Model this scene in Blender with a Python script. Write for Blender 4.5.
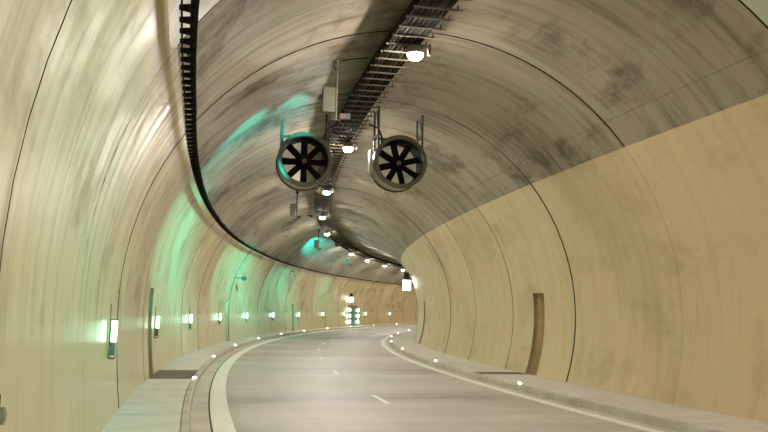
import bpy, bmesh, math, random
import numpy as np
from mathutils import Vector, Matrix

random.seed(7)
for o in list(bpy.data.objects):
    bpy.data.objects.remove(o, do_unlink=True)
scene = bpy.context.scene
COL = scene.collection

# ------------------------------------------------------------------ camera
F_PX, PITCH, YAW, ROLL = 804.504, 0.1216, 0.31438, 0.01768
CAM_U, CAM_H = -4.742, 1.892
cam_d = bpy.data.cameras.new('camera')
cam_d.sensor_width = 36.0
cam_d.lens = F_PX / 768 * 36.0
cam_d.clip_start = 0.05
cam = bpy.data.objects.new('camera', cam_d)
COL.objects.link(cam)
_r0 = Vector((math.cos(YAW), -math.sin(YAW), 0))
_f = Vector((math.sin(YAW) * math.cos(PITCH), math.cos(YAW) * math.cos(PITCH), math.sin(PITCH)))
_u0 = Vector((-math.sin(YAW) * math.sin(PITCH), -math.cos(YAW) * math.sin(PITCH), math.cos(PITCH)))
_r = _r0 * math.cos(ROLL) + _u0 * math.sin(ROLL)
_u = -_r0 * math.sin(ROLL) + _u0 * math.cos(ROLL)
cam.matrix_world = Matrix(((_r.x, _u.x, -_f.x, CAM_U), (_r.y, _u.y, -_f.y, 0), (_r.z, _u.z, -_f.z, CAM_H), (0, 0, 0, 1)))
scene.camera = cam

# ------------------------------------------------------------------ world, exposure, lamp powers
world = bpy.data.worlds.new('world')
scene.world = world
world.use_nodes = True
world.node_tree.nodes['Background'].inputs[0].default_value = (0.5, 0.47, 0.4, 1)
world.node_tree.nodes['Background'].inputs[1].default_value = 0.02
vs = scene.view_settings
vs.view_transform = 'Standard'
vs.look = 'None'
vs.gamma = 1.0
vs.use_curve_mapping = False
vs.exposure = 0.75
LAMP_STRENGTH = 600.0       # ceiling luminaires
SIGNAL_WATT = 1500.0         # green beams added to the box signals
GUIDE_STRENGTH = 8.0       # wall guide lamps

# ------------------------------------------------------------------ tunnel geometry (metres)
K, K2, G = 0.0062, -2.84e-6, 4e-5
CU, CZ, CR = 0.213, 1.927, 5.673
ZS = 0.145                  # sidewalk top
S_MIN, S_MAX = -22.0, 150.0
_t = np.arange(S_MIN - 2, S_MAX + 2.01, 0.05)
_a = np.where(_t > 0, K * _t + K2 * _t * _t / 2, K * _t)
_m = (_a[1:] + _a[:-1]) / 2
_x = np.concatenate([[0], np.cumsum(np.sin(_m)) * 0.05])
_y = np.concatenate([[0], np.cumsum(np.cos(_m)) * 0.05])
_x -= np.interp(0, _t, _x)
_y -= np.interp(0, _t, _y)

def head(s):
    return float(np.interp(s, _t, _a))

def W(s, u, z):
    a = head(s)
    x = float(np.interp(s, _t, _x)); y = float(np.interp(s, _t, _y))
    return Vector((x + u * math.cos(a), y - u * math.sin(a), z + (G * s * s if s > 0 else 0)))

def prof(th, r=CR):
    """cross-section point (u, z): th = 0 right springing, pi/2 crown, pi left springing"""
    u = CU + r * math.cos(th); z = CZ + r * math.sin(th)
    if u < CU and z < CZ:
        u = CU - r + (CZ - z) ** 2 * 0.035
    return u, z

def ceil_z(u):
    return CZ + math.sqrt(max(CR ** 2 - (u - CU) ** 2, 0))

def wall_u(z, side):
    th = math.asin((z - CZ) / CR)
    return prof(th if side > 0 else math.pi - th)[0]

# ------------------------------------------------------------------ materials
def mat(name):
    m = bpy.data.materials.new(name)
    m.use_nodes = True
    nt = m.node_tree
    return m, nt, nt.nodes['Principled BSDF']

def N(nt, t, **kw):
    n = nt.nodes.new(t)
    for k, v in kw.items():
        setattr(n, k, v)
    return n

def noise(nt, vec, scale=(1, 1, 1), sc=1.0, detail=6, rough=0.6, dist=0.0, off=(0, 0, 0)):
    mp = N(nt, 'ShaderNodeMapping')
    mp.inputs['Scale'].default_value = scale
    mp.inputs['Location'].default_value = off
    nt.links.new(vec, mp.inputs['Vector'])
    n = N(nt, 'ShaderNodeTexNoise')
    n.inputs['Scale'].default_value = sc
    n.inputs['Detail'].default_value = detail
    n.inputs['Roughness'].default_value = rough
    n.inputs['Distortion'].default_value = dist
    nt.links.new(mp.outputs[0], n.inputs['Vector'])
    return n.outputs['Fac']

def ramp(nt, fac, p0, p1, v0=0.0, v1=1.0):
    r = N(nt, 'ShaderNodeMapRange')
    r.inputs['From Min'].default_value = p0
    r.inputs['From Max'].default_value = p1
    r.inputs['To Min'].default_value = v0
    r.inputs['To Max'].default_value = v1
    nt.links.new(fac, r.inputs['Value'])
    return r.outputs[0]

def mix(nt, fac, a, b):
    m = N(nt, 'ShaderNodeMix', data_type='RGBA')
    if isinstance(fac, float):
        m.inputs[0].default_value = fac
    else:
        nt.links.new(fac, m.inputs[0])
    for s, v in ((6, a), (7, b)):
        if isinstance(v, tuple):
            m.inputs[s].default_value = (*v, 1)
        else:
            nt.links.new(v, m.inputs[s])
    return m.outputs[2]

def math_n(nt, op, a, b):
    m = N(nt, 'ShaderNodeMath', operation=op)
    for i, v in enumerate((a, b)):
        if isinstance(v, (int, float)):
            m.inputs[i].default_value = v
        else:
            nt.links.new(v, m.inputs[i])
    return m.outputs[0]

def bump(nt, bs, h, strength, dist=0.02):
    b = N(nt, 'ShaderNodeBump')
    b.inputs['Strength'].default_value = strength
    b.inputs['Distance'].default_value = dist
    nt.links.new(h, b.inputs['Height'])
    nt.links.new(b.outputs[0], bs.inputs['Normal'])

def srgb(r, g, b):
    f = lambda c: ((c / 255 + 0.055) / 1.055) ** 2.4 if c > 10 else c / 255 / 12.92
    return (f(r), f(g), f(b))

def lining_material(name, base, dark, light, streak_amt, blotch_amt, r0, r1, bump_s, spec=0.5, clean_v=None):
    m, nt, bs = mat(name)
    uv = N(nt, 'ShaderNodeUVMap').outputs[0]
    streak = noise(nt, uv, (2.2, 0.22, 1), 1.6, 5, 0.62)
    fine = noise(nt, uv, (14, 0.7, 1), 1.0, 4, 0.6)
    blotch = noise(nt, uv, (0.35, 0.55, 1), 1.0, 9, 0.68, 0.25)
    if clean_v:                    # smoother, cleaner coat on the lowest strip of wall
        sx = N(nt, 'ShaderNodeSeparateXYZ'); nt.links.new(uv, sx.inputs[0])
        up = ramp(nt, sx.outputs[1], clean_v + .12, clean_v - .12, 0.25, 1.0)
        streak = math_n(nt, 'MULTIPLY', streak, math_n(nt, 'ADD', math_n(nt, 'MULTIPLY', up, .25), .75))
        blotch = math_n(nt, 'MULTIPLY', blotch, math_n(nt, 'ADD', math_n(nt, 'MULTIPLY', up, .3), .7))
    c = mix(nt, ramp(nt, streak, 0.48, 0.72, 0, streak_amt), base, dark)
    c = mix(nt, ramp(nt, blotch, 0.52, 0.66, 0, blotch_amt), c, dark)
    c = mix(nt, ramp(nt, fine, 0.55, 0.8, 0, 0.35), c, light)
    nt.links.new(c, bs.inputs['Base Color'])
    nt.links.new(ramp(nt, math_n(nt, 'ADD', streak, math_n(nt, 'MULTIPLY', blotch, 0.8)), 0.7, 1.1, r0, r1), bs.inputs['Roughness'])
    bs.inputs['Specular IOR Level'].default_value = spec
    bump(nt, bs, math_n(nt, 'ADD', fine, math_n(nt, 'MULTIPLY', streak, 1.5)), bump_s, 0.02)
    return m

M = {}
M['paint_left'] = lining_material('cream_gloss_paint', srgb(206, 188, 142), srgb(148, 124, 84), srgb(214, 199, 158), 0.6, 0.75, 0.28, 0.55, 0.07, 0.5, 18.1)
M['paint_right'] = lining_material('cream_satin_paint', srgb(212, 190, 150), srgb(160, 134, 94), srgb(218, 200, 164), 0.25, 0.45, 0.28, 0.5, 0.06, 0.5)
M['concrete'] = lining_material('grey_brown_concrete', srgb(158, 147, 128), srgb(76, 68, 57), srgb(186, 176, 158), 0.62, 0.8, 0.5, 0.8, 0.12, 0.4)
M['pale_paint'] = lining_material('pale_green_grey_paint', srgb(186, 190, 168), srgb(150, 150, 126), srgb(200, 204, 186), 0.4, 0.3, 0.3, 0.55, 0.1, 0.5)

def plain(name, col, rough=0.6, metal=0.0, var=0.25, sc=8.0, bmp=0.0):
    """mottled single-colour material; very rough ones are matt"""
    m, nt, bs = mat(name)
    tc = N(nt, 'ShaderNodeTexCoord').outputs['Object']
    n = noise(nt, tc, (1, 1, 1), sc, 5, 0.6)
    d = tuple(c * (1 - var) for c in col); l = tuple(min(1, c * (1 + var)) for c in col)
    nt.links.new(mix(nt, ramp(nt, n, 0.3, 0.7), d, l), bs.inputs['Base Color'])
    bs.inputs['Roughness'].default_value = rough
    bs.inputs['Metallic'].default_value = metal
    if rough > .9: bs.inputs['Specular IOR Level'].default_value = 0.05
    if bmp:
        bump(nt, bs, n, bmp, 0.01)
    return m

def emit(name, col, strength, base=(0.8, 0.8, 0.8)):
    m, nt, bs = mat(name)
    bs.inputs['Base Color'].default_value = (*base, 1)
    bs.inputs['Emission Color'].default_value = (*col, 1)
    bs.inputs['Emission Strength'].default_value = strength
    return m

def road_material():
    m, nt, bs = mat('worn_grey_road')
    uv = N(nt, 'ShaderNodeUVMap').outputs[0]
    band = noise(nt, uv, (0.32, 0.07, 1), 1.0, 5, 0.6)
    tyre = noise(nt, uv, (0.03, 1.1, 1), 1.0, 3, 0.5)
    grit = noise(nt, uv, (30, 30, 1), 1.0, 3, 0.7)
    c = mix(nt, ramp(nt, band, 0.42, 0.62), srgb(200, 195, 187), srgb(156, 150, 142))
    c = mix(nt, ramp(nt, tyre, 0.5, 0.75, 0, 0.35), c, srgb(138, 132, 124))
    c = mix(nt, ramp(nt, grit, 0.4, 0.75, 0, 0.3), c, srgb(208, 203, 195))
    nt.links.new(c, bs.inputs['Base Color'])
    nt.links.new(ramp(nt, band, 0.3, 0.7, 0.62, 0.45), bs.inputs['Roughness'])
    bump(nt, bs, grit, 0.25, 0.01)
    return m

def slab_material(name, a, b):
    m, nt, bs = mat(name)
    tc = N(nt, 'ShaderNodeNewGeometry').outputs['Position']
    n = noise(nt, tc, (1.2, 1.2, 1), 1.0, 6, 0.65)
    n2 = noise(nt, tc, (0.7, 9, 1), 1.0, 4, 0.6)
    c = mix(nt, ramp(nt, n, 0.35, 0.7), a, b)
    c = mix(nt, ramp(nt, n2, 0.5, 0.75, 0, 0.3), c, tuple(x * 0.8 for x in b))
    nt.links.new(c, bs.inputs['Base Color'])
    bs.inputs['Roughness'].default_value = 0.6
    bump(nt, bs, n2, 0.2, 0.01)
    return m

M['road'] = road_material()
M['slab'] = slab_material('pale_concrete_slab', srgb(228, 224, 216), srgb(208, 202, 192))
M['slab_shaded'] = slab_material('shaded_concrete_slab', srgb(112, 100, 84), srgb(88, 78, 64))  # slab colour darkened for the shadow bands beside the niches
M['slab_light'] = slab_material('fresh_concrete', srgb(204, 196, 178), srgb(186, 176, 158))
M['kerb'] = slab_material('kerb_stone', srgb(206, 200, 188), srgb(172, 165, 152))
M['gutter'] = slab_material('gutter_concrete', srgb(216, 211, 202), srgb(188, 181, 170))
M['line'] = plain('worn_white_line_paint', srgb(246, 243, 234), 0.55, 0, 0.12, 6, 0.1)
M['black'] = plain('black_rubber', (0.012, 0.011, 0.01), 0.55, 0, 0.3, 5)
M['slot'] = plain('dark_slot', (0.03, 0.027, 0.022), 0.8)
M['cable'] = plain('sooty_cable', (0.022, 0.02, 0.016), 0.95, 0, 0.4, 4)
M['cable_grey'] = plain('dusty_cable', (0.045, 0.042, 0.034), 0.95, 0, 0.4, 4)
M['tray'] = plain('dusty_galvanised_steel', srgb(92, 84, 68), 0.92, 0.0, 0.3, 6)
M['rung_dark'] = plain('dark_steel', (0.016, 0.0145, 0.012), 0.95, 0.0, 0.3, 6)
M['fan_shell'] = plain('dull_steel_shell', srgb(150, 140, 118), 0.42, 0.35, 0.2, 5)
M['fan_lip'] = plain('dark_grey_lip', srgb(84, 78, 65), 0.6, 0.2, 0.2, 5)
M['fan_dark'] = plain('black_fan_blade', (0.007, 0.0065, 0.0055), 0.95, 0.0, 0.3, 5)
M['box'] = plain('grey_green_enamel', srgb(98, 98, 78), 0.5, 0.1, 0.12, 3)
M['box_dark'] = plain('dark_green_enamel', srgb(62, 66, 50), 0.45, 0.1, 0.2, 3)
M['steel'] = plain('steel_post', srgb(112, 104, 86), 0.45, 0.4, 0.2, 5)
M['steel_dark'] = plain('dark_steel_post', srgb(52, 47, 38), 0.5, 0.3, 0.2, 5)
M['copper'] = plain('brown_gland', srgb(88, 58, 42), 0.5, 0.2, 0.2, 8)
M['white_plate'] = plain('white_plastic', srgb(150, 143, 124), 0.45, 0, 0.06, 5)
M['grey_plate'] = plain('grey_lamp_housing', srgb(110, 98, 84), 0.45, 0.2, 0.2, 9)
M['door_green'] = plain('green_door_paint', srgb(72, 122, 82), 0.35, 0, 0.15, 2)
M['lens'] = emit('warm_white_lamp_glow', (1.0, 0.94, 0.85), LAMP_STRENGTH)
M['guide'] = emit('greenish_white_glow', (0.5, 1.0, 0.74), GUIDE_STRENGTH)
M['guide_soft'] = emit('green_diffuser_glow', (0.30, 1.0, 0.62), 3.0)
M['stud'] = emit('white_stud_glow', (1.0, 0.95, 0.85), 14.0)
M['stud_amber'] = emit('amber_stud_glow', (1.0, 0.82, 0.42), 10.0)
M['sign'] = emit('white_sign_glow', (1.0, 0.97, 0.92), 5.0)
M['exit_glow'] = emit('pale_green_led_glow', (0.62, 1.0, 0.86), 7.0)
M['added_green_lens'] = emit('added_green_glow', (0.0, 1.0, 0.7), 12.0)

# ------------------------------------------------------------------ mesh helpers
class MB:
    def __init__(self):
        self.v = []; self.f = []; self.uv = {}
    def quadgrid(self, P, uvs=None, flip=False):
        """P: rows x cols of points"""
        b = len(self.v); R = len(P); Cn = len(P[0])
        for i in range(R):
            for j in range(Cn):
                self.v.append(tuple(P[i][j]))
                if uvs: self.uv[b + i * Cn + j] = uvs[i][j]
        for i in range(R - 1):
            for j in range(Cn - 1):
                q = (b + i * Cn + j, b + i * Cn + j + 1, b + (i + 1) * Cn + j + 1, b + (i + 1) * Cn + j)
                self.f.append(q[::-1] if flip else q)
    def box(self, c, d, rot=None):
        cx, cy, cz = c; dx, dy, dz = (k / 2 for k in d)
        b = len(self.v)
        for x, y, z in ((-1,-1,-1),(1,-1,-1),(1,1,-1),(-1,1,-1),(-1,-1,1),(1,-1,1),(1,1,1),(-1,1,1)):
            p = Vector((x * dx, y * dy, z * dz))
            if rot is not None: p = rot @ p
            self.v.append((p.x + cx, p.y + cy, p.z + cz))
        for q in ((0,3,2,1),(4,5,6,7),(0,1,5,4),(1,2,6,5),(2,3,7,6),(3,0,4,7)):
            self.f.append(tuple(b + i for i in q))
        return self
    def tube(self, pts, r, n=8, caps=True):
        pts = [Vector(p) for p in pts]; b = len(self.v); L = len(pts)
        rr = r if isinstance(r, (list, tuple)) else [r] * L
        for i, p in enumerate(pts):
            t = (pts[min(i + 1, L - 1)] - pts[max(i - 1, 0)]).normalized()
            ref = Vector((0, 0, 1)) if abs(t.z) < 0.9 else Vector((1, 0, 0))
            a = t.cross(ref).normalized(); c = t.cross(a)
            for k in range(n):
                q = 2 * math.pi * k / n
                self.v.append(tuple(p + (a * math.cos(q) + c * math.sin(q)) * rr[i]))
        for i in range(L - 1):
            for k in range(n):
                k2 = (k + 1) % n
                self.f.append((b + i * n + k, b + (i + 1) * n + k, b + (i + 1) * n + k2, b + i * n + k2))
        if caps:
            self.f.append(tuple(b + k for k in range(n)))
            self.f.append(tuple(b + (L - 1) * n + k for k in reversed(range(n))))
        return self
    def lathe(self, prof_ry, n=32, closed=False):
        """profile (r, y) turned about the local y axis"""
        b = len(self.v); L = len(prof_ry)
        for r, y in prof_ry:
            for k in range(n):
                q = 2 * math.pi * k / n
                self.v.append((r * math.cos(q), y, r * math.sin(q)))
        for i in range(L if closed else L - 1):
            i2 = (i + 1) % L
            for k in range(n):
                k2 = (k + 1) % n
                self.f.append((b + i * n + k, b + i2 * n + k, b + i2 * n + k2, b + i * n + k2))
        return self
    def lathe_z(self, prof_rz, n=20):
        b = len(self.v); L = len(prof_rz)
        for r, z in prof_rz:
            for k in range(n):
                q = 2 * math.pi * k / n
                self.v.append((r * math.cos(q), r * math.sin(q), z))
        for i in range(L - 1):
            for k in range(n):
                k2 = (k + 1) % n
                self.f.append((b + i * n + k, b + i * n + k2, b + (i + 1) * n + k2, b + (i + 1) * n + k))
        self.f.append(tuple(b + k for k in reversed(range(n))))
        self.f.append(tuple(b + (L - 1) * n + k for k in range(n)))
        return self
    def mesh(self, name, smooth=False, fix=True):
        me = bpy.data.meshes.new(name)
        me.from_pydata(self.v, [], self.f)
        if self.uv:
            lay = me.uv_layers.new(name='UVMap')
            for lp in me.loops:
                lay.data[lp.index].uv = self.uv.get(lp.vertex_index, (0, 0))
        if fix:
            bm = bmesh.new(); bm.from_mesh(me)
            bmesh.ops.recalc_face_normals(bm, faces=bm.faces)
            bm.to_mesh(me); bm.free()
        if smooth:
            me.polygons.foreach_set('use_smooth', [True] * len(me.polygons))
            me.set_sharp_from_angle(angle=math.radians(35))
        return me
    def build(self, name, m, parent=None, smooth=False, fix=True):
        return link(name, self.mesh(name, smooth, fix), m, parent)

def link(name, me, m, parent=None, loc=None, rz=None):
    if m is not None and not me.materials:
        me.materials.append(m)
    o = bpy.data.objects.new(name, me)
    COL.objects.link(o)
    if parent: o.parent = parent
    if loc is not None: o.location = loc
    if rz is not None: o.rotation_euler = (0, 0, rz)
    return o

def tag(o, label=None, cat=None, group=None, kind=None):
    if label: o['label'] = label
    if cat: o['category'] = cat
    if group: o['group'] = group
    if kind: o['kind'] = kind
    return o

def empty(name, label, cat, s=None, u=0, z=0, group=None, loc=None):
    o = bpy.data.objects.new(name, None)
    o.empty_display_size = 0.2
    COL.objects.link(o)
    if s is not None:
        o.location = W(s, u, z); o.rotation_euler = (0, 0, -head(s))
    tag(o, label, cat, group)
    return o

def copy_tree(o, parent=None):
    c = o.copy(); COL.objects.link(c); c.parent = parent
    for ch in list(o.children):
        copy_tree(ch, c)
    return c

def place(o, s, u, z):
    o.location = W(s, u, z); o.rotation_euler = (0, 0, -head(s)); return o

def sweep(section, path, s0, s1, ds, uvscale=False):
    """closed section [(du,dz)..] swept along path(s)->(u,z)"""
    n = max(2, int(math.ceil((s1 - s0) / ds)) + 1)
    S = np.linspace(s0, s1, n)
    P = []
    for s in S:
        u, z = path(s)
        P.append([W(s, u + a, z + b) for a, b in section + [section[0]]])
    mb = MB(); mb.quadgrid(P)
    k = len(section)
    mb.f.append(tuple(range(k))); b = (n - 1) * (k + 1)
    mb.f.append(tuple(b + i for i in reversed(range(k))))
    return mb

def rect(u0, u1, z0, z1):
    return [(u0, z0), (u1, z0), (u1, z1), (u0, z1)]

def circ(r, n=8, u=0, z=0):
    return [(u + r * math.cos(2 * math.pi * k / n), z + r * math.sin(2 * math.pi * k / n)) for k in range(n)]

flat = lambda s: (0, 0)

# ------------------------------------------------------------------ ladder / tray paths
LAD_S = [-25, 7.4, 12, 16, 28, 48, 80, 150]
LAD_Z = [4.84, 4.84, 5.0, 5.05, 5.2, 5.37, 5.45, 5.5]
def lad_z(s):
    return float(np.interp(s, LAD_S, LAD_Z))
def paint_th(s):          # upper edge of the cream paint on the left wall
    return math.pi - math.asin((lad_z(s) + 0.14 - CZ) / CR)
TH_R = math.asin((5.50 - CZ) / CR)       # right paint edge
TH_J = math.asin((6.00 - CZ) / CR)       # long joint in the vault
TH_B = math.asin((0.10 - CZ) / CR)       # base right
TH_L = math.pi - TH_B
CJ = [-21.9, -16.6, -11.3, -6.0, -0.6, 4.75, 9.45, 14.83, 20.15, 25.43, 30.56]
while CJ[-1] < 146: CJ.append(CJ[-1] + 5.18)

def arc_len(th):
    return th * CR

def lining_block(name, s0, s1, tha, thb, m, parent, hole=None, gap=0.02, tg=0.006, dr=0.0, soft_b=None):
    """tha(s), thb(s): angle limits; hole = (hs0, hs1, th_limit, 'hi'|'lo')"""
    s0 += gap; s1 -= gap
    ss = list(np.linspace(s0, s1, 6))
    if hole: ss = sorted(set([x for x in ss if not hole[0] - .2 < x < hole[1] + .2] + [hole[0], hole[1]]))
    nth = max(3, int(abs(thb(s0) - tha(s0)) / 0.06))
    T = np.linspace(0, 1, nth + 1)
    hole_t = None
    if hole:
        ta, tb = tha(hole[0]), thb(hole[0])
        hole_t = (hole[2] - ta) / (tb - ta)
        T = np.array(sorted(list(T[np.abs(T - hole_t) > 0.01]) + [hole_t]))
    r = CR + dr
    mb = MB(); idx = {}; edge = []
    def vert(i, j, back):
        key = (i, j, back)
        if key not in idx:
            s = ss[i]; a = tha(s) + tg * 0.15; b = thb(s) - tg * 0.15
            th = a + (b - a) * T[j]
            u, z = prof(th, r + (0.13 if back else 0))
            mb.uv[len(mb.v)] = (s, arc_len(th))
            mb.v.append(tuple(W(s, u, z)))
            idx[key] = len(mb.v) - 1
        return idx[key]
    def solid(i, j):
        if i < 0 or j < 0 or i >= len(ss) - 1 or j >= len(T) - 1: return False
        if hole and ss[i] >= hole[0] - 1e-6 and ss[i + 1] <= hole[1] + 1e-6:
            tm = (T[j] + T[j + 1]) / 2
            if (hole[3] == 'lo' and tm < hole_t) or (hole[3] == 'hi' and tm > hole_t): return False
        return True
    for i in range(len(ss) - 1):
        for j in range(len(T) - 1):
            if not solid(i, j): continue
            mb.f.append((vert(i, j, 0), vert(i, j + 1, 0), vert(i + 1, j + 1, 0), vert(i + 1, j, 0)))
            for di, dj, e in ((-1, 0, ((i, j), (i, j + 1))), (1, 0, ((i + 1, j + 1), (i + 1, j))), (0, -1, ((i + 1, j), (i, j))), (0, 1, ((i, j + 1), (i + 1, j + 1)))):
                if not solid(i + di, j + dj):
                    (a, b), (c, d) = e
                    if i + di < 0 or i + di >= len(ss) - 1: edge.append(len(mb.f))
                    mb.f.append((vert(c, d, 0), vert(a, b, 0), vert(a, b, 1), vert(c, d, 1)))
    o = mb.build(name, m, parent, smooth=True, fix=True)
    o.data.materials.append(M['slot'])          # dark sealant in the ring joints
    for k in edge: o.data.polygons[k].material_index = 1
    return o

def niche_box(parent, hs0, hs1, th_top, side, m):
    """recess lining behind a gap in the wall: two reveals, back and top"""
    depth = 0.45; zt = CZ + CR * math.sin(th_top)
    zz = np.linspace(0.10, zt, 8)
    mb = MB()
    def pt(s, z, d):
        u = wall_u(z, side) + side * (0.004 + d)
        return W(s, u, z)
    for s in (hs0, hs1):
        mb.quadgrid([[pt(s, z, 0.0), pt(s, z, depth)] for z in zz], [[(s, z), (s + depth, z)] for z in zz])
    mb.quadgrid([[pt(hs0, z, depth), pt(hs1, z, depth)] for z in zz], [[(hs0, z), (hs1, z)] for z in zz])
    mb.quadgrid([[pt(hs0, zt, 0), pt(hs1, zt, 0)], [pt(hs0, zt, depth), pt(hs1, zt, depth)]], [[(hs0, 0), (hs1, 0)], [(hs0, depth), (hs1, depth)]])
    mb.quadgrid([[pt(hs0, 0.1, 0), pt(hs1, 0.1, 0)], [pt(hs0, 0.1, depth), pt(hs1, 0.1, depth)]], [[(hs0, 0), (hs1, 0)], [(hs0, depth), (hs1, depth)]])
    return mb.build('niche', m, parent, fix=False)

def shell(name, tha, thb):
    mb = MB(); S = np.arange(S_MIN, S_MAX + .1, 2.0); T = np.linspace(0, 1, 24)
    r = CR + 0.62
    P = []
    for s in S:
        a, b = tha, thb
        P.append([W(s, *prof(a + (b - a) * t, r)) for t in T])
    mb.quadgrid(P)
    o = mb.build(name, M['slot'], None, fix=False)
    return tag(o, kind='structure')

wall_left = shell('wall_left', math.pi - 0.56, TH_L + 0.02)
ceiling = shell('ceiling', 0.60, math.pi - 0.56)
wall_right = shell('wall_right', TH_B - 0.02, 0.60)
tag(wall_left, 'cream glossy painted tunnel wall with niches and guide lamps', None)
tag(ceiling, 'sooty grey-brown concrete tunnel vault with ring joints', None)
tag(wall_right, 'cream satin painted tunnel wall along the wider sidewalk', None)

L_NICHE = [22.3 - 24.05, 22.3, 45.95, 70.2, 94.9 + 3, 118]
R_NICHE = [(22.42, 23.37), (-1.6, -.65), (46.4, 47.35), (70.4, 71.35)]
th_nl = math.pi - math.asin((2.46 - CZ) / CR)
th_nr = math.asin((2.60 - CZ) / CR)
for k in range(len(CJ) - 1):
    s0, s1 = CJ[k], CJ[k + 1]
    hole = None
    for hf in L_NICHE[:4]:
        if s0 < hf - 0.6 < s1: hole = (hf - 0.95, hf, th_nl, 'hi')
    lining_block('lining_block', s0, s1, paint_th, lambda s: TH_L, M['paint_left'], wall_left, hole, gap=.010 if s0 < 9 else .032, dr=random.uniform(-.006, .006))
    if hole: niche_box(wall_left, hole[0], hole[1], th_nl, -1, M['paint_left'])
    hole = None
    for a, b in R_NICHE:
        if s0 < (a + b) / 2 < s1: hole = (a, b, th_nr, 'lo')
    lining_block('lining_block', s0, s1, lambda s: TH_B, lambda s: TH_R, M['paint_right'], wall_right, hole, tg=0.002, gap=min(.042, .02 + .0016 * (s0 - 18)) if s0 > 18 else .012, dr=random.uniform(-.012, .012))
    if hole: niche_box(wall_right, hole[0], hole[1], th_nr, 1, M['paint_right'])
    cm = M['pale_paint'] if s1 < 9.6 else M['concrete']
    d = random.uniform(-.008, .008)
    lining_block('vault_block', s0, s1, lambda s: TH_R, lambda s: TH_J, cm, ceiling, tg=0.004, dr=d, gap=0.02)
    lining_block('vault_block', s0, s1, lambda s: TH_J, paint_th, cm, ceiling, tg=0.004, dr=d, gap=0.02)

# ------------------------------------------------------------------ road, gutters, lines
mb = MB()
S = np.arange(S_MIN, S_MAX + .1, 1.0)
U = [-4.3, -2, 0, 2, 4.0]
mb.quadgrid([[W(s, u, 0) for u in U] for s in S], [[(s, u) for u in U] for s in S], flip=True)
floor = tag(mb.build('floor', M['road'], None, fix=False), 'worn grey two-lane road surface bending through the tunnel', None, None, 'structure')

def strip(name, u0, u1, z0, z1, m, parent, s0=S_MIN, s1=S_MAX, ds=0.6):
    return sweep(rect(u0, u1, z0, z1), flat, s0, s1, ds).build(name, m, parent)

LL, LR = -3.748, -3.395
strip('gutter', -4.10, LL - 0.035, -0.05, 0.012, M['gutter'], floor)
strip('drain_slot', LL - 0.033, LL - 0.004, -0.05, 0.004, M['slot'], floor)
strip('edge_line', LL, LR, -0.01, 0.008, M['line'], floor)
strip('edge_line', 3.42, 3.66, -0.01, 0.008, M['line'], floor)
strip('gutter', 3.665, 3.88, -0.05, 0.010, M['gutter'], floor)
for i in range(-3, 16):
    s = 16.55 + 7.7 * i
    strip('lane_dash', -0.115, 0.015, -0.01, 0.008, M['line'], floor, s, s + 1.75, 0.5)

def sidewalk(name, label, ua, ub, kerb_a, kerb_b, dark, light):
    base = sweep(rect(min(ua, ub) + .02, max(ua, ub) - .02, -0.05, ZS - 0.03), flat, S_MIN, S_MAX, 1.0).build(name, M['slot'], None)
    tag(base, label, None, None, 'structure')
    step = 1.0
    n = int((105 - S_MIN) / step)
    for i in range(n):
        s = S_MIN + i * step
        m = M['slab']
        if dark[0] <= s + .5 <= dark[1]: m = M['slab_shaded']
        lo, hi = min(ua, ub), max(ua, ub)
        dz = random.uniform(-.003, .003)
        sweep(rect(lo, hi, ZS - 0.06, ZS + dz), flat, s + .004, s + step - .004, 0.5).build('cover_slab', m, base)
    strip('cover_slab_run', min(ua, ub), max(ua, ub), ZS - 0.06, ZS, M['slab'], base, 105, S_MAX, 1.0)
    kl, kh = min(kerb_a, kerb_b), max(kerb_a, kerb_b)
    for i in range(n):
        s = S_MIN + i * step - 0.03
        m = M['slab_light'] if light and light[0] < s + .5 < light[1] else M['kerb']
        dz = random.uniform(-.004, .004)
        q = 0.018
        sec = [(kl, -.05), (kh, -.05), (kh, ZS + dz - q), (kh - q, ZS + dz), (kl + q, ZS + dz), (kl, ZS + dz - q)]
        sweep(sec, flat, s + .008, s + step - .008, 0.5).build('kerb_stone', m, base)
    strip('kerb_run', kl, kh, -.05, ZS, M['kerb'], base, 105, S_MAX, 1.0)
    return base

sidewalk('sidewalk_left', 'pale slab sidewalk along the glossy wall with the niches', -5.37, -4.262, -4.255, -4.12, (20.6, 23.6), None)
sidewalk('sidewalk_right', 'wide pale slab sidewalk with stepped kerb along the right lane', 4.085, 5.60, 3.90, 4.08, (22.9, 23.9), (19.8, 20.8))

# ------------------------------------------------------------------ cable ladder on the left wall
ladder = empty('cable_ladder', 'dark rung cable ladder running along the top of the left wall', 'cable ladder')
IN = 0.25
def lad_path(s):
    z = lad_z(s); th = math.asin((z - CZ) / (CR - IN))
    return CU - (CR - IN) * math.cos(th), z
sweep(rect(-0.018, 0.018, -0.03, 0.03), lad_path, 0.5, 130, 0.5).build('side_rail', M['rung_dark'], ladder)
sweep(rect(-0.155, -0.135, -0.015, 0.015), lambda s: (lad_path(s)[0], lad_path(s)[1]+.0), 0.5, 130, 0.5).build('side_rail', M['cable'], ladder)
sweep(circ(0.028, 8, -0.035, 0.055), lad_path, 0.5, 130, 0.5).build('cable', M['cable'], ladder)
rmb = MB()
rmb.quadgrid([[(0.0, -.035, -.02), (-0.05, -.06, -.02), (-0.17, -.012, -.01)], [(0.0, .035, -.02), (-0.05, .06, -.02), (-0.17, .012, -.01)]])
rmb.quadgrid([[(0.0, -.035, .03), (-0.05, -.06, .03), (-0.17, -.012, .02)], [(0.0, .035, .03), (-0.05, .06, .03), (-0.17, .012, .02)]])
for a, b in (((0.0, -.035), (-0.05, -.06)), ((-0.05, -.06), (-0.17, -.012)), ((0.0, .035), (-0.05, .06)), ((-0.05, .06), (-0.17, .012)), ((0, -.035), (0, .035)), ((-.17, -.012), (-.17, .012))):
    rmb.quadgrid([[(*a, -.02), (*b, -.02)], [(*a, .03), (*b, .03)]])
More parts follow.
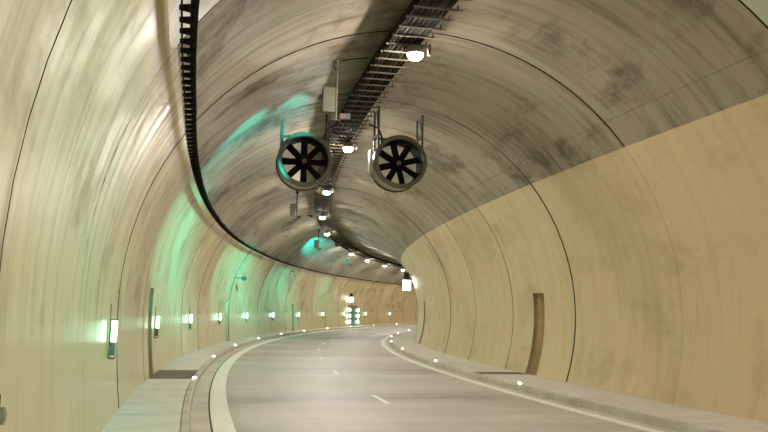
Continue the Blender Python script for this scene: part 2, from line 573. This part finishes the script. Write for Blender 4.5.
rung_me = rmb.mesh('rung')
s = 1.0
while s < 75:
    u, z = lad_path(s)
    link('rung', rung_me, M['rung_dark'], ladder, W(s, u, z), -head(s)); s += 0.37
s = 2.0
while s < 100:                                   # wall brackets
    u, z = lad_path(s)
    MB().tube([W(s, u + .02, z - .02), W(s, wall_u(z + .25, -1) - .02, z + .25)], 0.012, 6).build('wall_bracket', M['steel_dark'], ladder); s += 2.6

# ------------------------------------------------------------------ cable tray at the crown
tray = empty('cable_tray', 'wide sooty cable tray with close-set rungs hung along the crown of the vault', 'cable tray')
def tray_u(s):
    return float(np.interp(s, [0, 12, 16, 22, 33, 50, 150], [-.38, -.37, -.37, -.28, -.12, -.06, -.06]))
TZ = 7.08
tp = lambda s: (tray_u(s), TZ)
HW = 0.34
for sg in (-1, 1):
    sweep(rect(sg * HW - .012, sg * HW + .012, -.03, .16), tp, 2, 140, 0.5).build('side_rail', M['cable'], tray)
cab = [(-.27, .05, .045), (-.18, .055, .05), (-.08, .05, .045), (.01, .055, .05), (.11, .05, .045), (.2, .05, .04), (.27, .045, .035), (-.22, .13, .04), (-.12, .14, .04), (-.03, .13, .04), (.08, .135, .04), (-.15, .21, .035), (-.04, .22, .035), (.2, .13, .04), (.27, .12, .03), (.06, .22, .035), (.16, .21, .035), (-.28, .12, .035), (-.24, .2, .035), (-.1, .29, .035), (.02, .3, .035), (.12, .29, .03)]
for i, (a, b, r) in enumerate(cab):
    sweep(circ(r, 7, a, b), tp, 2, 140, 0.5).build('cable', M['cable_grey'] if i in (1, 4, 9) else M['cable'], tray)
rm = MB()
rm.box((0.0, 0, -.015), (2 * HW + .1, .04, .03)).box((HW + .06, 0, .02), (.02, .045, .1)).box((HW + .10, 0, -.012), (.10, .03, .012))
trung = rm.mesh('rung')
s = 3.0
while s < 118:
    link('rung', trung, M['tray'], tray, W(s, tray_u(s), TZ), -head(s)); s += 0.485
s = 3.3
while s < 110:
    for sg in (-1, 1):
        u = tray_u(s) + sg * (HW + .02)
        MB().box((0, 0, (ceil_z(u) + TZ) / 2 + .02), (.03, .04, ceil_z(u) - TZ + .08)).build('hanger', M['steel_dark'], tray)
        h = COL.objects[-1] if False else tray.children[-1]
        h.location = W(s, u, 0); h.rotation_euler = (0, 0, -head(s))
    s += 2.6

# ------------------------------------------------------------------ ceiling luminaires
LZ = 6.80
def make_lamp():
    t = empty('ceiling_lamp', 'x', 'lamp')
    MB().lathe_z([(.10, .20), (.15, .19), (.16, .10), (.165, .045), (.15, .045)]).build('housing', M['grey_plate'], t, True)
    MB().lathe_z([(.05, -.06), (.10, -.045), (.135, -.005), (.145, .04), (.05, .05)]).build('lens', M['lens'], t, True)
    b = MB(); b.box((.06, 0, .26), (.03, .05, .16)).box((-.06, 0, .26), (.03, .05, .16)); b.build('bracket', M['steel_dark'], t)
    g = MB(); g.box((.25, -.10, .12), (.05, .06, .22)).box((.21, -.10, .18), (.1, .04, .03)); g.build('driver_box', M['steel'], t)
    return t
lamp0 = make_lamp()
lamp_s = [14.05 + 9.15 * i for i in range(-4, 14)]
lab = {9: 'unlit round tray lamp, fifth one past the jet fans', 4: 'first bright round lamp on the crown tray before the jet fans', 5: 'round tray lamp glowing between the two jet fans, just behind them',
       6: 'round tray lamp, second one past the jet fans', 7: 'round tray lamp, third one past the jet fans', 8: 'round tray lamp, fourth one past the jet fans'}
for i, s in enumerate(lamp_s):
    o = lamp0 if i == 0 else copy_tree(lamp0)
    if i == 9:                                     # this one is out
        for ch in o.children:
            if ch.name.startswith('lens'):
                ch.data = ch.data.copy(); ch.data.materials[0] = M['grey_plate']
    place(o, s, tray_u(s) + float(np.interp(s, [14, 24, 40, 60], [.16, .2, .02, -.2])), LZ)
    o['label'] = lab.get(i, 'round tray lamp, %s one past the jet fans' % ('zero', 'first', 'second', 'third', 'fourth', 'fifth', 'sixth', 'seventh', 'eighth', 'ninth', 'tenth', 'eleventh', 'twelfth', 'thirteenth')[i - 4] if i > 4 else 'round tray lamp, %s one back from the lamp before the jet fans' % ('fourth', 'third', 'second', 'first')[min(i, 3)])
    o['group'] = 'round lamps under the crown cable tray'

# ------------------------------------------------------------------ jet fans
SF = 20.7
def jet_fan(u, z, label, spin, boxside):
    R = 0.73
    t = empty('jet_fan', label, 'fan', SF, u, z, 'jet fans under the vault')
    MB().lathe([(R * .97, 0.03), (R * .97, .86), (R * .90, .86), (R * .90, .03)], 48, True).build('shell', M['fan_shell'], t, True)
    MB().lathe([(R * .895, .05), (R * .895, .84), (R * .85, .84), (R * .85, .05)], 48, True).build('inner_sleeve', M['fan_dark'], t, True)
    MB().lathe([(R * 1.0, 0.0), (R * 1.02, .03), (R * 1.02, .09), (R * .97, .10), (R * .845, .06), (R * .885, -.01)], 48, True).build('front_lip', M['fan_lip'], t, True)
    MB().lathe([(R * 1.02, .78), (R * 1.02, .86), (R * .9, .87), (R * .9, .78)], 48, True).build('rear_flange', M['fan_lip'], t, True)
    hub = MB().lathe([(.001, .26), (.10, .265), (.155, .30), (.165, .34), (.165, .72), (.10, .80), (.001, .82)], 24).build('hub', M['fan_dark'], t, True)
    MB().lathe([(.001, .245), (.05, .25), (.075, .268), (.001, .27)], 20).build('hub_cap', M['fan_lip'], hub, True)
    for k in range(8):
        a = 2 * math.pi * k / 8 + spin
        tw = math.radians(18)
        rows = []
        for r, w, th in ((.10, .18, .05), (.35, .185, .04), (.60, .19, .034), (R * .86, .195, .03)):
            d = Vector((math.cos(a), 0, math.sin(a))); tv = Vector((-math.sin(a), 0, math.cos(a))); yv = Vector((0, 1, 0))
            ch = tv * math.cos(tw) + yv * math.sin(tw); nn = yv * math.cos(tw) - tv * math.sin(tw)
            c = d * r + Vector((0, .44, 0))
            rows.append([c + ch * w / 2, c + nn * th, c - ch * w / 2, c - nn * th, c + ch * w / 2])
        b = MB(); b.quadgrid(rows); n = len(rows)
        b.f.append((0, 1, 2, 3)); q = (n - 1) * 5; b.f.append((q, q + 3, q + 2, q + 1))
        b.build('blade', M['fan_dark'], hub)
    # rear guide struts
    # hangers to the vault
    for y in (0.12, 0.76):
        for x in (-.62, .62):
            zc = ceil_z(u + x) - z
            b = MB().box((x, y, (zc + .38) / 2 + .01), (.05, .06, zc - .38 + .02))
            b.build('hanger', M['steel_dark'], t)
        if y > .5: MB().box((0, y, .76), (1.30, .05, .06)).build('cross_bar', M['steel_dark'], t)
    for x in (-.62, .62):
        MB().box((x, .44, .76), (.05, .62, .05)).build('side_bar', M['steel_dark'], t)
        MB().tube([(x, .12, .62), (x + .0, .44, ceil_z(u + x) - z - .05)], .018, 6).build('brace', M['steel_dark'], t)
    if boxside:
        MB().box((-R - .045, .42, .02), (.09, .30, .62)).build('terminal_box', M['white_plate'], t)
        MB().tube([(-R - .05, .3, -.25), (-R - .06, .25, -.42), (-R + .02, .22, -.5), (-R + .10, .24, -.42)], .03, 8).build('conduit', M['white_plate'], t, True)
    a_ = 1 if u < 0 else -1
    cs = [Vector((a_ * q[0], q[1], q[2])) for q in ((.88, .2, 1.03), (.78, .2, 1.0), (.62, .2, .93), (.52, .2, .72), (.50, .2, .50))]
    MB().tube(cs, .03, 8).build('power_cable', M['black'], t, True)
    return t
FL = (-1.545, 5.965); FR = (1.075, 6.045)
jet_fan(*FL, 'round jet fan hung beside the grey-green signal box, left of the tray', 0.0, False)
jet_fan(*FR, 'round jet fan with a pale terminal box on its side, right of the tray', math.radians(14), True)

# ------------------------------------------------------------------ hanging signal boxes
def signal(s, u, z0, z1, label, m, extra, beams):
    t = empty('hanging_signal', label, 'signal', s, u, 0, 'box signals hung on posts from the vault')
    cu = .13; pz = ceil_z(u + .17)
    zc = (z0 + z1) / 2 + .1
    cb = MB().box((0, 0, (z0 + z1) / 2), (.26, .20, z1 - z0)).build('cabinet', m, t)
    for zl in (zc + .06, zc - .22):  # lens faces added on the far side as source of the green glow
        lens = MB().lathe([(.001, .115), (.06, .112), (.07, .10)], 20).build('added_green_lens', M['added_green_lens'], cb, True)
        lens.location = (0, 0, zl)
    MB().box((0, .30, zc + .049), (.36, .42, .012)).build('added_visor', M['steel_dark'], cb)  # added plate, keeps the upper beam off the jet fan
    p = MB().tube([(.17, 0, z0 - .16), (.17, 0, pz + .01)], .028, 10); p.build('post', M['steel'] if extra else M['steel_dark'], t, True)
    f = MB().lathe_z([(.04, -.22), (.085, -.16), (.085, -.10), (.055, -.09), (.10, -.02), (.10, .02)], 14)
    fo = f.build('flange', M['steel'] if extra else M['steel_dark'], t, True); fo.location = (.17, 0, pz)
    b = MB().box((.14, 0, z0 - .15), (.24, .04, .03)); b.build('foot_bar', M['steel_dark'], t)
    if extra:
        for k, x in enumerate((.0, .06, .11)):
            MB().tube([(x, 0, z0 + .01), (x, 0, z0 - .13)], .017, 8).build('cable_gland', M['copper'], t, True)
        MB().box((.30, 0, z0 - .07), (.10, .09, .12)).build('junction_box', M['copper'], t)
        MB().box((.42, 0, z0 - .06), (.12, .08, .12)).build('junction_box', M['steel_dark'], t)
        MB().tube([(.17, 0, pz - .02), (.5, .02, pz + .07), (.85, 0, ceil_z(u + .85) - .02)], .012, 6).build('conduit', M['cable'], t, True)
        MB().tube([(.17, 0, z1 - .12), (.6, 0, z1 - .10), (.95, 0, z1 - .02)], .010, 6).build('conduit', M['cable'], t, True)
    else:
        MB().tube([(.22, -.02, z0 - .05), (.34, -.02, z0 - .02)], [.05, .06], 8).build('sensor', M['steel_dark'], t, True)
    for n_, (ax, wt, cn, bl, zo) in enumerate(beams):
        ld = bpy.data.lights.new('added_green_beam', 'SPOT')  # added spots that throw the green glow on wall and vault
        ld.color = (0.0, 0.95, 0.88); ld.energy = SIGNAL_WATT * wt; ld.spot_size = cn; ld.spot_blend = bl; ld.shadow_soft_size = 0.01 if zo > 0 else 0.06
        lo = bpy.data.objects.new('added_green_beam', ld); COL.objects.link(lo); lo.parent = t
        lo.location = (0, .17, zc + zo)
        d = W(*ax) - (t.matrix_basis @ lo.location)
        lo.rotation_mode = 'QUATERNION'
        lo.rotation_quaternion = t.rotation_euler.to_quaternion().inverted() @ d.to_track_quat('-Z', 'Y')
    return t
def wb(s, offs, k=1.0, za=3.2):  # added beams washing the left wall green
    return [((s + d, -5.4, za), .45 * k * (math.hypot(d, 5.2) / 7.5) ** 3, .62 - .02 * d, 1.0, -.22) for d in offs]
# beams: (aim point, share of power, cone, blend, height offset)
sig = [(-2.5, -1.48, 6.21, 6.75, 'added unseen grey box signal on a ceiling post on the stretch well before the jet fans', M['box'], True, wb(-2.5, (9, 12, 15.5), .5, 2.3)),  # out of view, added to light the near left wall green
       (16.5, -1.50, 6.21, 6.75, 'grey-green box signal on a ceiling post just before the jet fans', M['box'], True, wb(16.5, (5.5, 8.5), 2.0) + [((28.5, -5.4, 3.2), 6.5, .36, 1.0, -.22)] + [((22.2, -2.3, 6.98), 1.2, .46, .9, .06), ((21.2, -3.75, 6.15), .9, .50, .9, -.22)]),
       (35.7, -1.42, 6.19, 6.74, 'dark box signal on a ceiling post, the next one past the jet fans', M['box_dark'], False, wb(35.7, (4.5, 8, 12, 16), 2.2)),
       (54.0, -1.15, 6.15, 6.72, 'dark box signal on a ceiling post before the bright green patch of vault', M['box_dark'], False, wb(54, (5, 9, 13), 1.7) + [((70, -3.5, 6.45), 24.0, .38, .8, .06)]),
       (73.0, -1.2, 6.15, 6.72, 'small far box signal on a ceiling post deep in the bend', M['box_dark'], False, wb(73, (6, 10), 1.0))]
for s, u, z0, z1, l, m, ex, beams in sig:
    signal(s, u, z0, z1, l, m, ex, beams)

# ------------------------------------------------------------------ guide lamps on the left wall
def make_guide():
    t = empty('guide_lamp', 'x', 'wall lamp')
    MB().box((.02, 0, 0), (.02, .10, .62)).build('back_plate', M['grey_plate'], t)
    MB().box((.075, 0, .12), (.09, .07, .33)).build('light_tube', M['guide'], t)
    MB().box((.035, -.056, .1), (.012, .012, .40)).build('edge_strip', M['steel_dark'], t)
    MB().box((.07, 0, -.16), (.07, .05, .20)).build('ballast', M['grey_plate'], t)
    MB().tube([(.02, 0, -.31), (.10, 0, -.31), (.115, 0, -.27)], .014, 6).build('hook', M['steel_dark'], t)
    MB().box((.08, 0, .30), (.11, .09, .025)).build('cap', M['grey_plate'], t)
    MB().tube([(.012, 0, .31), (.012, 0, .55)], .008, 6).build('conduit', M['steel_dark'], t)
    return t
g0 = make_guide()
gl = [3.6, 13.3, 22.95, 32.8, 42.6, 52.2, 62.0, 71.8, 81.3, 89.6, 98.2, 108.0]
gtxt = ['lit guide lamp on the cream wall, second one before the first niche', 'lit guide lamp on the cream wall, just before the first niche', 'lit guide lamp just past the first wall niche',
        'lit guide lamp, second past the first wall niche', 'lit guide lamp just before the second wall niche', 'lit guide lamp just past the second wall niche',
        'lit guide lamp, second past the second wall niche', 'small lit guide lamp just past the third wall niche', 'small lit guide lamp just before the lit exit door',
        'small lit guide lamp at the near edge of the lit exit door', 'small lit guide lamp just past the lit exit door', 'tiny lit guide lamp, second past the lit exit door']
for i, s in enumerate(gl):
    o = g0 if i == 0 else copy_tree(g0)
    place(o, s, wall_u(1.42, -1) + .014, 1.42)
    o['label'] = gtxt[i]; o['group'] = 'guide lamps along the left wall'

# ------------------------------------------------------------------ kerb studs
def make_stud(m, name):
    t = empty(name, 'x', 'stud light')
    MB().lathe_z([(.075, 0), (.075, .012), (.055, .02)], 14).build('base_ring', M['steel'], t, True)
    MB().lathe_z([(.052, .018), (.045, .05), (.02, .062)], 14).build('lens', m, t, True)
    return t
sl = make_stud(M['stud'], 'kerb_stud'); sr = make_stud(M['stud_amber'], 'kerb_stud')
ord_ = ['first', 'second', 'third', 'fourth', 'fifth', 'sixth', 'seventh', 'eighth', 'ninth', 'tenth']
for i in range(10):
    o = sl if i == 0 else copy_tree(sl)
    place(o, 20.85 + 9.62 * i, -4.19, ZS + .004)
    o['label'] = 'white kerb stud on the narrow sidewalk, %s one counted on from the first niche' % ord_[i]; o['group'] = 'white kerb studs'
for i in range(7):
    o = sr if i == 0 else copy_tree(sr)
    place(o, 19.38 + 9.7 * i, 4.0, ZS + .004)
    o['label'] = 'amber kerb stud on the wide sidewalk, %s one counted on from its niche' % ord_[i]; o['group'] = 'amber kerb studs'

# ------------------------------------------------------------------ lit signs
def lit_sign(s, u, z, w, label, side):
    t = empty('lit_sign', label, 'sign', s, u, z)
    MB().box((0, 0, 0), (w, .16, w * 1.25)).build('light_box', M['sign'], t)
    MB().box((0, 0, w * 1.25 / 2 + .03), (w * 1.06, .2, .06)).build('rim', M['steel_dark'], t)
    MB().box((0, 0, w * 1.25 / 2 + .06 + w * .42), (w * .74, .22, w * .84)).build('hood', M['black'], t)
    wu = wall_u(z + .3, side) - u
    MB().box((wu / 2, .03, w * .7), (abs(wu) + .05, .06, .08)).build('bracket', M['steel_dark'], t)
    return t
lit_sign(55, 5.06, 3.78, .56, 'glowing white box sign with black hood mounted on the cream right wall', 1)
lit_sign(91, -4.97, 3.16, .44, 'small glowing white box sign with black hood above the lit exit door', -1)

# ------------------------------------------------------------------ exit door with lights
xd = empty('exit_door', 'green exit door framed by columns of pale green lights', 'door', 93.2, wall_u(1.4, -1), 0)
MB().box((.06, 0, 1.2), (.08, 3.2, 2.1)).build('door_leaf', M['door_green'], xd)
for y in (-1.7, 1.7):
    MB().box((.08, y, 1.25), (.14, .18, 2.25)).build('frame_post', M['steel'], xd)
    for z in (.62, 1.3, 1.98):
        MB().box((.19, y, z), (.10, .42, .36)).build('light_panel', M['exit_glow'], xd)
MB().box((.08, 0, 2.42), (.14, 3.6, .14)).build('frame_head', M['steel'], xd)

# ------------------------------------------------------------------ small wall devices
def cctv(s, z, label):
    u = wall_u(z, -1) + .012
    t = empty('camera_unit', label, 'camera', s, u, z)
    MB().tube([(.0, 0, 0), (.42, .0, -.02)], .035, 8).build('arm', M['steel'], t, True)
    MB().lathe([(.001, -.16), (.10, -.15), (.125, -.10), (.125, .22), (.09, .28), (.001, .29)], 16).build('housing', M['black'], t, True)
    t.children[-1].location = (.5, 0, -.03)
    return t
cctv(46.0, 3.75, 'dark round camera on a short arm high on the left wall')
br = empty('antenna_bracket', 'small forked bracket fixed just below the wall cable ladder', 'bracket', 64, wall_u(5.1, -1) + .014, 5.1)
MB().tube([(0, 0, 0), (.28, 0, -.10), (.34, 0, -.34)], .035, 8).build('arm', M['steel_dark'], br, True)
MB().box((.34, 0, -.42), (.10, .10, .2)).build('head', M['copper'], br)

sk = empty('wall_socket', 'small round steel socket on the cream wall below guide-lamp height, before the first niche', 'socket', 4.94, wall_u(1.28, -1) - .01, 1.28)
MB().lathe([(.035, 0), (.05, .01), (.05, .05), (.03, .06), (.001, .06)], 16).build('cap', M['fan_shell'], sk, True)
sk.children[-1].rotation_euler = (0, 0, -math.pi / 2)
MB().tube([(.02, 0, .04), (.02, 0, .12)], .006, 8).build('conduit', M['steel_dark'], sk, True)
MB().tube([(.02, 0, -.04), (.02, 0, -.18)], .006, 8).build('conduit', M['steel_dark'], sk, True)

vz = ceil_z(-.9) - .03
vsn = empty('vault_sensor', 'small dark sensor fixed to the vault beside the tray past the jet fans', 'sensor', 45, -.9, vz)
MB().box((0, 0, -.06), (.06, .08, .12)).build('foot', M['steel_dark'], vsn)
MB().lathe([(.001, -.14), (.06, -.12), (.07, .1), (.001, .12)], 12).build('housing', M['black'], vsn, True)
vsn.children[-1].location = (.09, 0, -.16)
MB().box((-.08, 0, -.13), (.12, .08, .07)).build('side_box', M['steel_dark'], vsn)
